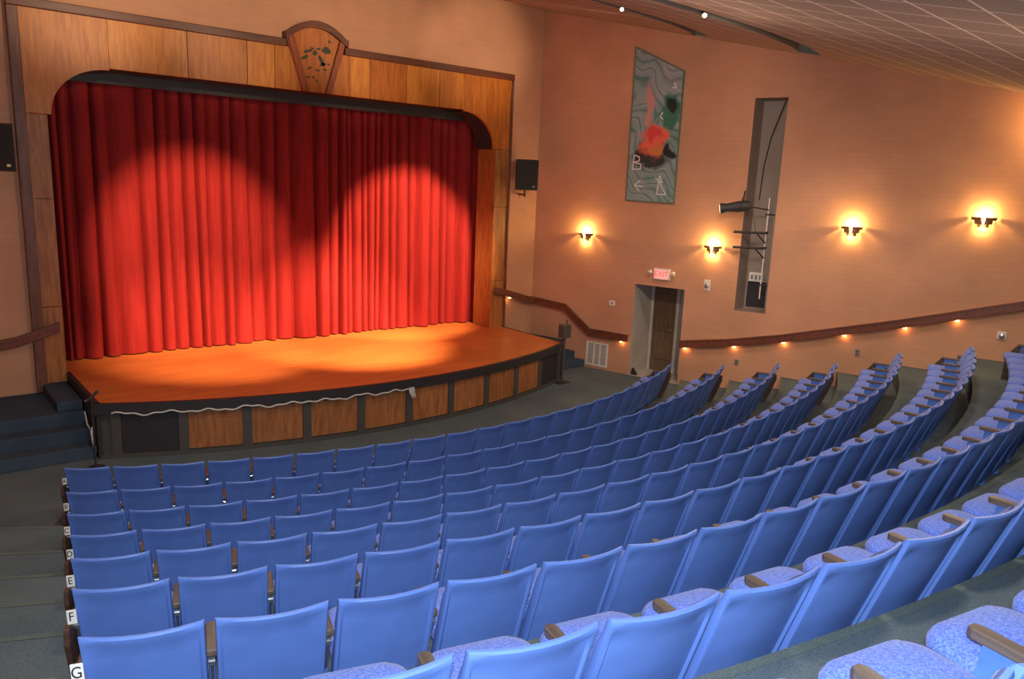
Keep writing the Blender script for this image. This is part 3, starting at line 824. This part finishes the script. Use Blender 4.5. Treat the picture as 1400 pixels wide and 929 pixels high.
lr = thing('handrail', 'brown handrail ending on the left post of the proscenium', 'handrail', (-5.5, YP, 1.5), group='brown handrails')
b = MB(); q = []
for x_, z_ in ((XL+.03, 1.42), (-5.55, 1.52), (-4.93, 1.72)): q += [(x_, YP-.20, z_-.085), (x_, YP-.13, z_-.085), (x_, YP-.13, z_+.085), (x_, YP-.20, z_+.085)]
b.add(q, [(0, 1, 2, 3), (11, 10, 9, 8)]+[(4*i+c, 4*i+4+c, 4*i+4+(c+1) % 4, 4*i+(c+1) % 4) for i in range(2) for c in range(4)])
on(lr, b.build('rail_board', M['rail'], bevel=.012))
for x_, z_ in ((-5.95, 1.44), (-5.1, 1.66)):
    b = MB(); b.box(x_-.02, x_+.02, YP-.14, YP, z_-.03, z_+.03); on(lr, b.build('bracket', M['charcoal']))

# ------------------------------------------------------------------ loudspeakers
def speaker(label, x_, rz):
    y_ = YP-.42
    t = thing('loudspeaker', label, 'loudspeaker', (x_, y_, 4.64), rz, 'black loudspeakers beside the stage')
    b = MB(); b.prism([(-.27, -.19), (.27, -.19), (.19, .19), (-.19, .19)], -.36, .36, plane='XY'); o = b.build('cabinet', M['speaker'], t, bevel=.015)
    b = MB(); b.box(-.24, .24, -.205, -.188, -.33, .33); b.build('front_grille', M['grille'], t, bevel=.006)
    b = MB(); b.tube([(0, 0, -.36), (0, 0, -.52)], .022); b.tube([(0, 0, -.47), (0, .445, -.47)], .018); b.build('bracket', M['speaker'], t)
    b = MB(); b.box(.12, .18, -.209, -.204, -.29, -.25); b.build('badge', M['chrome'], t)
    return t
speaker('black loudspeaker on the wall right of the proscenium', 5.05, rad(-22))
speaker('black loudspeaker on the wall left of the proscenium, cut by the frame', -5.72, rad(22))

# ------------------------------------------------------------------ lighting slot rig
lad = wthing('lighting_ladder', 'grey pipe ladder with black arms inside the tall wall slot', 'lighting rig', 0, 0, 0)
b = MB(); b.tube([(5.83, -.12, 2.2), (5.83, -.12, 4.35)], .015); b.build('upright_pipe', M['white'], lad)
b = MB(); b.tube([(5.98, -.12, 2.0), (5.98, -.12, 4.3)], .018); b.build('upright_pipe', M['slotlt'], lad)
for z_ in (3.62, 3.30):
    b = MB(); b.tube([(5.85, -.12, z_), (5.85, .10, z_), (5.32, .42, z_)], .026); b.tube([(5.83, -.12, z_-.22), (5.72, .12, z_-.03)], .016); b.build('arm', M['black'], lad)
for z_ in (4.0, 2.5):
    b = MB(); b.tube([(5.78, -.12, z_), (6.02, -.12, z_)], .02); b.build('cross_bar', M['black'], lad)
bx = wthing('junction_box', 'pale grey electrical box low inside the tall wall slot', 'junction box', 5.60, 2.62, -.59)
b = MB(); b.box(-.16, .16, 0, .12, -.1, .1); b.build('casing', M['white'], bx, bevel=.01)
b = MB()
for j in range(3): b.box(-.11+j*.09, -.06+j*.09, .12, .13, -.05, .05)
b.build('cover_plate', M['vent'], bx)
b = MB(); b.box(5.40, 5.84, 0, .02, 1.95, 2.5)
o = b.build('slot_hatch', M['black']); o.matrix_world = at_wall(0, 0, -.59); tag(o, 'dark hatch at the bottom back of the tall wall slot', 'hatch')
def spot(label, group, M_, cat='stage light'):
    t = thing('stage_spotlight', label, cat, group=group); t.matrix_world = M_
    b = MB(); b.tube([(0, 0, .16), (0, 0, .10), (0, 0, -.05), (0, 0, -.22), (0, 0, -.32)], [.05, .085, .09, .07, .09], 14); b.build('barrel', M['black'], t, smooth=True)
    b = MB(); b.tube([(0, 0, -.321), (0, 0, -.326)], .072, 14); b.build('lens', M['bulb'], t)
    b = MB(); b.tube([(-.11, 0, 0), (-.11, .10, .04), (0, .16, .06), (.11, .10, .04), (.11, 0, 0)], .012, 6); b.tube([(0, .16, .06), (0, .24, .08)], .015, 6); b.build('yoke', M['black'], t)
    return t
def aim(pos, target):
    d_ = (Vector(target)-Vector(pos)).normalized(); q = d_.to_track_quat('-Z', 'Y'); return Matrix.Translation(pos) @ q.to_matrix().to_4x4()
p0 = wp(5.42, 4.15, .42); spot('black stage spotlight clamped to the pipe in the wall slot', 'stage spotlights', aim(p0, p0+Vector((-.42, .78, -.14))) @ Matrix.Scale(1.3, 4))
b = MB(); b.tube([wp(5.45, 4.18, .40), wp(5.7, 4.13, .15), wp(5.83, 4.10, -.12)], .016, 6)
b.tube([wp(5.6, 4.1, .2), wp(5.62, 3.8, .05), wp(5.68, 3.62, .1)], .008, 5)
tag(b.build('spotlight_arm', M['black']), 'black arm and cable holding the spotlight in the wall slot', 'lamp arm')
b = MB(); b.tube([wp(5.9, 6.35, -.3), wp(5.62, 5.6, -.45), wp(5.5, 5.0, -.55), wp(5.52, 4.3, -.4)], .012, 5)
tag(b.build('power_cable', M['black']), 'dark cable hanging down the upper part of the wall slot', 'cable')
# ceiling fixtures
def slot_pos(R, th, dz=.0): x_, y_ = R*sin(th), -R*cos(th); return Vector((x_, y_, ceil_z(y_)+dz))
for i, (Rm_, th, lab) in enumerate(((13.85, .102, 'small lit spotlight hanging in the rear ceiling slot'), (11.76, .19, 'small lit spotlight hanging in the front ceiling slot'))):
    q = slot_pos(Rm_, th, .02); m_ = aim(q, q+Vector((-.5, -.45, -.35))) @ Matrix.Scale(.42, 4)
    spot(lab, 'ceiling spotlights', m_)
for i, (Rm_, lab) in enumerate(((11.77, 'grey lighting pipe inside the front ceiling slot'), (13.9, 'grey lighting pipe inside the rear ceiling slot'))):
    b = MB(); b.tube([slot_pos(Rm_, -.2+.62*j/24, .10) for j in range(25)], .03, 8)
    tag(b.build('lighting_pipe', M['slotlt']), lab, 'lighting pipe', 'lighting pipes')
# mic stands at the stage corners
g = thing('microphone_stand', 'thin black microphone stand at the front left stage corner', 'microphone stand', (-4.98, -8.28, 0))
b = MB(); b.tube([(0, 0, 0), (0, 0, .02)], [.13, .12], 16); b.build('base', M['black'], g)
b = MB(); b.tube([(0, 0, .02), (0, 0, 1.1)], .014, 8); b.build('pole', M['black'], g)
b = MB(); b.tube([(-.03, .02, 1.07), (.03, -.03, 1.14), (.07, -.07, 1.20)], [.018, .02, .024], 8); b.tube([(-.03, .02, 1.07), (-.05, .03, 1.05)], .02, 8); b.build('microphone', M['charcoal'], g)
b = MB(); b.tube([(-.055, .03, 1.05), (-.075, .045, 1.04)], .018, 8); b.build('clip', M['chrome'], g)
g = thing('equipment_stand', 'black floor stand with a dark box on top at the right stage corner', 'stand', (4.62, -8.16, 0))
b = MB(); b.box(-.17, .17, -.11, .11, 0, .025); b.build('base', M['black'], g, bevel=.01)
b = MB(); b.tube([(0, 0, .02), (0, 0, 1.05)], .022, 8); b.tube([(-.09, .02, .02), (-.09, .02, .86)], .016, 8); b.build('pole', M['charcoal'], g)
b = MB(); b.box(-.12, .12, -.09, .09, 1.06, 1.36); b.build('box', M['charcoal'], g, bevel=.015)
b = MB(); b.tube([(.05, 0, 1.36), (.06, 0, 1.46)], .014, 6); b.tube([(-.1, -.05, 1.02), (.05, .02, 1.05)], .02, 6); b.build('fitting', M['black'], g)
# white cable looped along the stage lip
b = MB(); pts_ = []
for i in range(90):
    th = rad(-25.2+25.0*i/89); x_, y_ = sp(th, SR+.05)
    pts_.append((x_, y_, .745+.018*sin(i*.55)+.012*sin(i*1.3)-.02*abs(sin(i*.175))))
b.tube(pts_, .013, 6); tag(b.build('white_cable', M['cable']), 'white cable looped along the front lip of the stage', 'cable')
b = MB(); x_, y_ = sp(rad(-.05), SR+.07)
for s_ in range(4):
    b.tube([(x_-.06+.03*s_, y_, .76), (x_-.05+.035*s_, y_-.02, .66-.03*s_), (x_+.0, y_-.01, .56+.02*s_), (x_+.05-.02*s_, y_, .70)], .014, 6)
tag(b.build('cable_bundle', M['cable']), 'knotted bundle of white cable hanging at the stage front', 'cable')
b = MB()
b.tube([(SXL-.04, -7.25, .60), (SXL-.06, -7.5, .46), (SXL-.04, -7.62, .40), (SXL-.06, -7.8, .3), (SXL-.05, -7.95, .14)], .012, 6)
b.tube([(SXL-.05, -7.8, .50), (SXL-.08, -7.88, .40), (SXL-.05, -7.95, .2)], .012, 6)
tag(b.build('white_cable', M['cable']), 'white cord hanging down the left stage side by the steps', 'cord')

# ------------------------------------------------------------------ lights
def lamp(name, kind, loc, energy, col, **kw):
    l = bpy.data.lights.new(name, kind); l.energy = energy; l.color = col
    tgt = kw.pop('target', None)
    for k_, v_ in kw.items(): setattr(l, k_, v_)
    o = bpy.data.objects.new(name, l); C.objects.link(o); o.location = loc
    if tgt is not None: o.rotation_euler = (Vector(tgt)-Vector(loc)).to_track_quat('-Z', 'Y').to_euler()
    return o
WARM = (1, .66, .36)
for t_, z_ in sc_l:
    lamp('sconce_bulb_light', 'POINT', wp(t_, z_+.10, .11), 34, (1, .6, .2), shadow_soft_size=.02)
    lamp('sconce_bulb_light', 'POINT', wp(t_, z_-.13, .09), 9, (1, .58, .18), shadow_soft_size=.02)
lamp('sconce_bulb_light', 'POINT', wp(10.75, 5.75, .25), 60, (1, .6, .2), shadow_soft_size=.06)
for q in rail_lights: lamp('rail_lamp_light', 'POINT', q, .7, (1, .42, .12), shadow_soft_size=.02)
# stage spots out of the ceiling slots
S1 = slot_pos(11.77, -.28, -.12); S2 = slot_pos(11.77, .22, -.12)
AMB = (1, .58, .3)
lamp('stage_spot_light', 'SPOT', S1, 4900, AMB, target=(-2.3, -4.8, 2.8), spot_size=rad(32), spot_blend=.65, shadow_soft_size=.05)
lamp('stage_spot_light', 'SPOT', S2, 8000, AMB, target=(2.5, -4.8, 2.45), spot_size=rad(33), spot_blend=.45, shadow_soft_size=.05)
lamp('stage_spot_light', 'SPOT', slot_pos(11.77, .02, -.12), 10500, AMB, target=(0.5, -5.7, .9), spot_size=rad(34), spot_blend=.8, shadow_soft_size=.05)
lamp('stage_spot_light', 'SPOT', slot_pos(11.77, -.16, -.12), 6000, AMB, target=(-2.4, -5.6, .9), spot_size=rad(30), spot_blend=.9, shadow_soft_size=.05)
# arch wash
for x_ in (-4.2, -1.4, 1.4, 4.2):
    lamp('arch_wash_light', 'SPOT', slot_pos(11.77, x_*.07, -.1), 700, (1, .74, .48), target=(x_*.95-.2, YP, 7.35), spot_size=rad(36), spot_blend=.9, shadow_soft_size=.08)
# house lights, then added fill lamps
for x_, y_, e_ in ((-4.4, -12.4, 430), (4.2, -12.4, 430), (-5.5, -15.5, 300), (0, -15.5, 300), (5.0, -15.5, 260), (-3, -18.8, 240), (3.5, -18.8, 200)):
    lamp('house_light', 'SPOT', (x_, y_, ceil_z(y_)-.06), e_, (1, .8, .62), spot_size=rad(132), spot_blend=.7, shadow_soft_size=.25, target=(x_, y_, 0))
for x_, y_, e_ in ((0, -14.6, 70), (0, -18, 50)):  # added point fills hanging in mid-air, no fixture there
    lamp('room_fill', 'POINT', (x_, y_, ceil_z(y_)-1.6), e_, (1, .76, .56), shadow_soft_size=.5)
for px_, py_, tx_, ty_, tz_, e_ in ((.5, -15.2, 6.5, -8.6, 3.6, 1050), (2.5, -17.2, 7.9, -13.6, 2.6, 420), (-.5, -15.2, -6.2, -6.5, 3.0, 500)):  # added spot fills that brighten the side walls, no fixture modelled
    lamp('wall_fill_light', 'SPOT', (px_, py_, ceil_z(py_)-.08), e_, (1, .8, .62), target=(tx_, ty_, tz_), spot_size=rad(74), spot_blend=1., shadow_soft_size=.2)
# camera flash
F = CAM+CY*.14+CZ*.05
lamp('flash_light', 'SPOT', F, 1000, (.84, .92, 1.0), spot_size=rad(110), spot_blend=.6, shadow_soft_size=.06, target=F-CZ)

wd_ = bpy.data.worlds.new('hall_air'); bpy.context.scene.world = wd_; wd_.use_nodes = True
bg = wd_.node_tree.nodes['Background']; bg.inputs[0].default_value = (.9, .75, .6, 1); bg.inputs[1].default_value = .05

# ------------------------------------------------------------------ camera
cam = bpy.data.cameras.new('camera'); cam.sensor_fit = 'HORIZONTAL'; cam.sensor_width = 36; cam.lens = FPX/1400*36; cam.clip_end = 200; cam.clip_start = .05
co = bpy.data.objects.new('camera', cam); C.objects.link(co)
m_ = Matrix.Identity(4)
for i in range(3): m_[i][0], m_[i][1], m_[i][2], m_[i][3] = CX[i], CY[i], CZ[i], CAM[i]
co.matrix_world = m_
sc = bpy.context.scene; sc.camera = co
sc.view_settings.view_transform = 'Standard'; sc.view_settings.look = 'None'; sc.view_settings.exposure = 0.
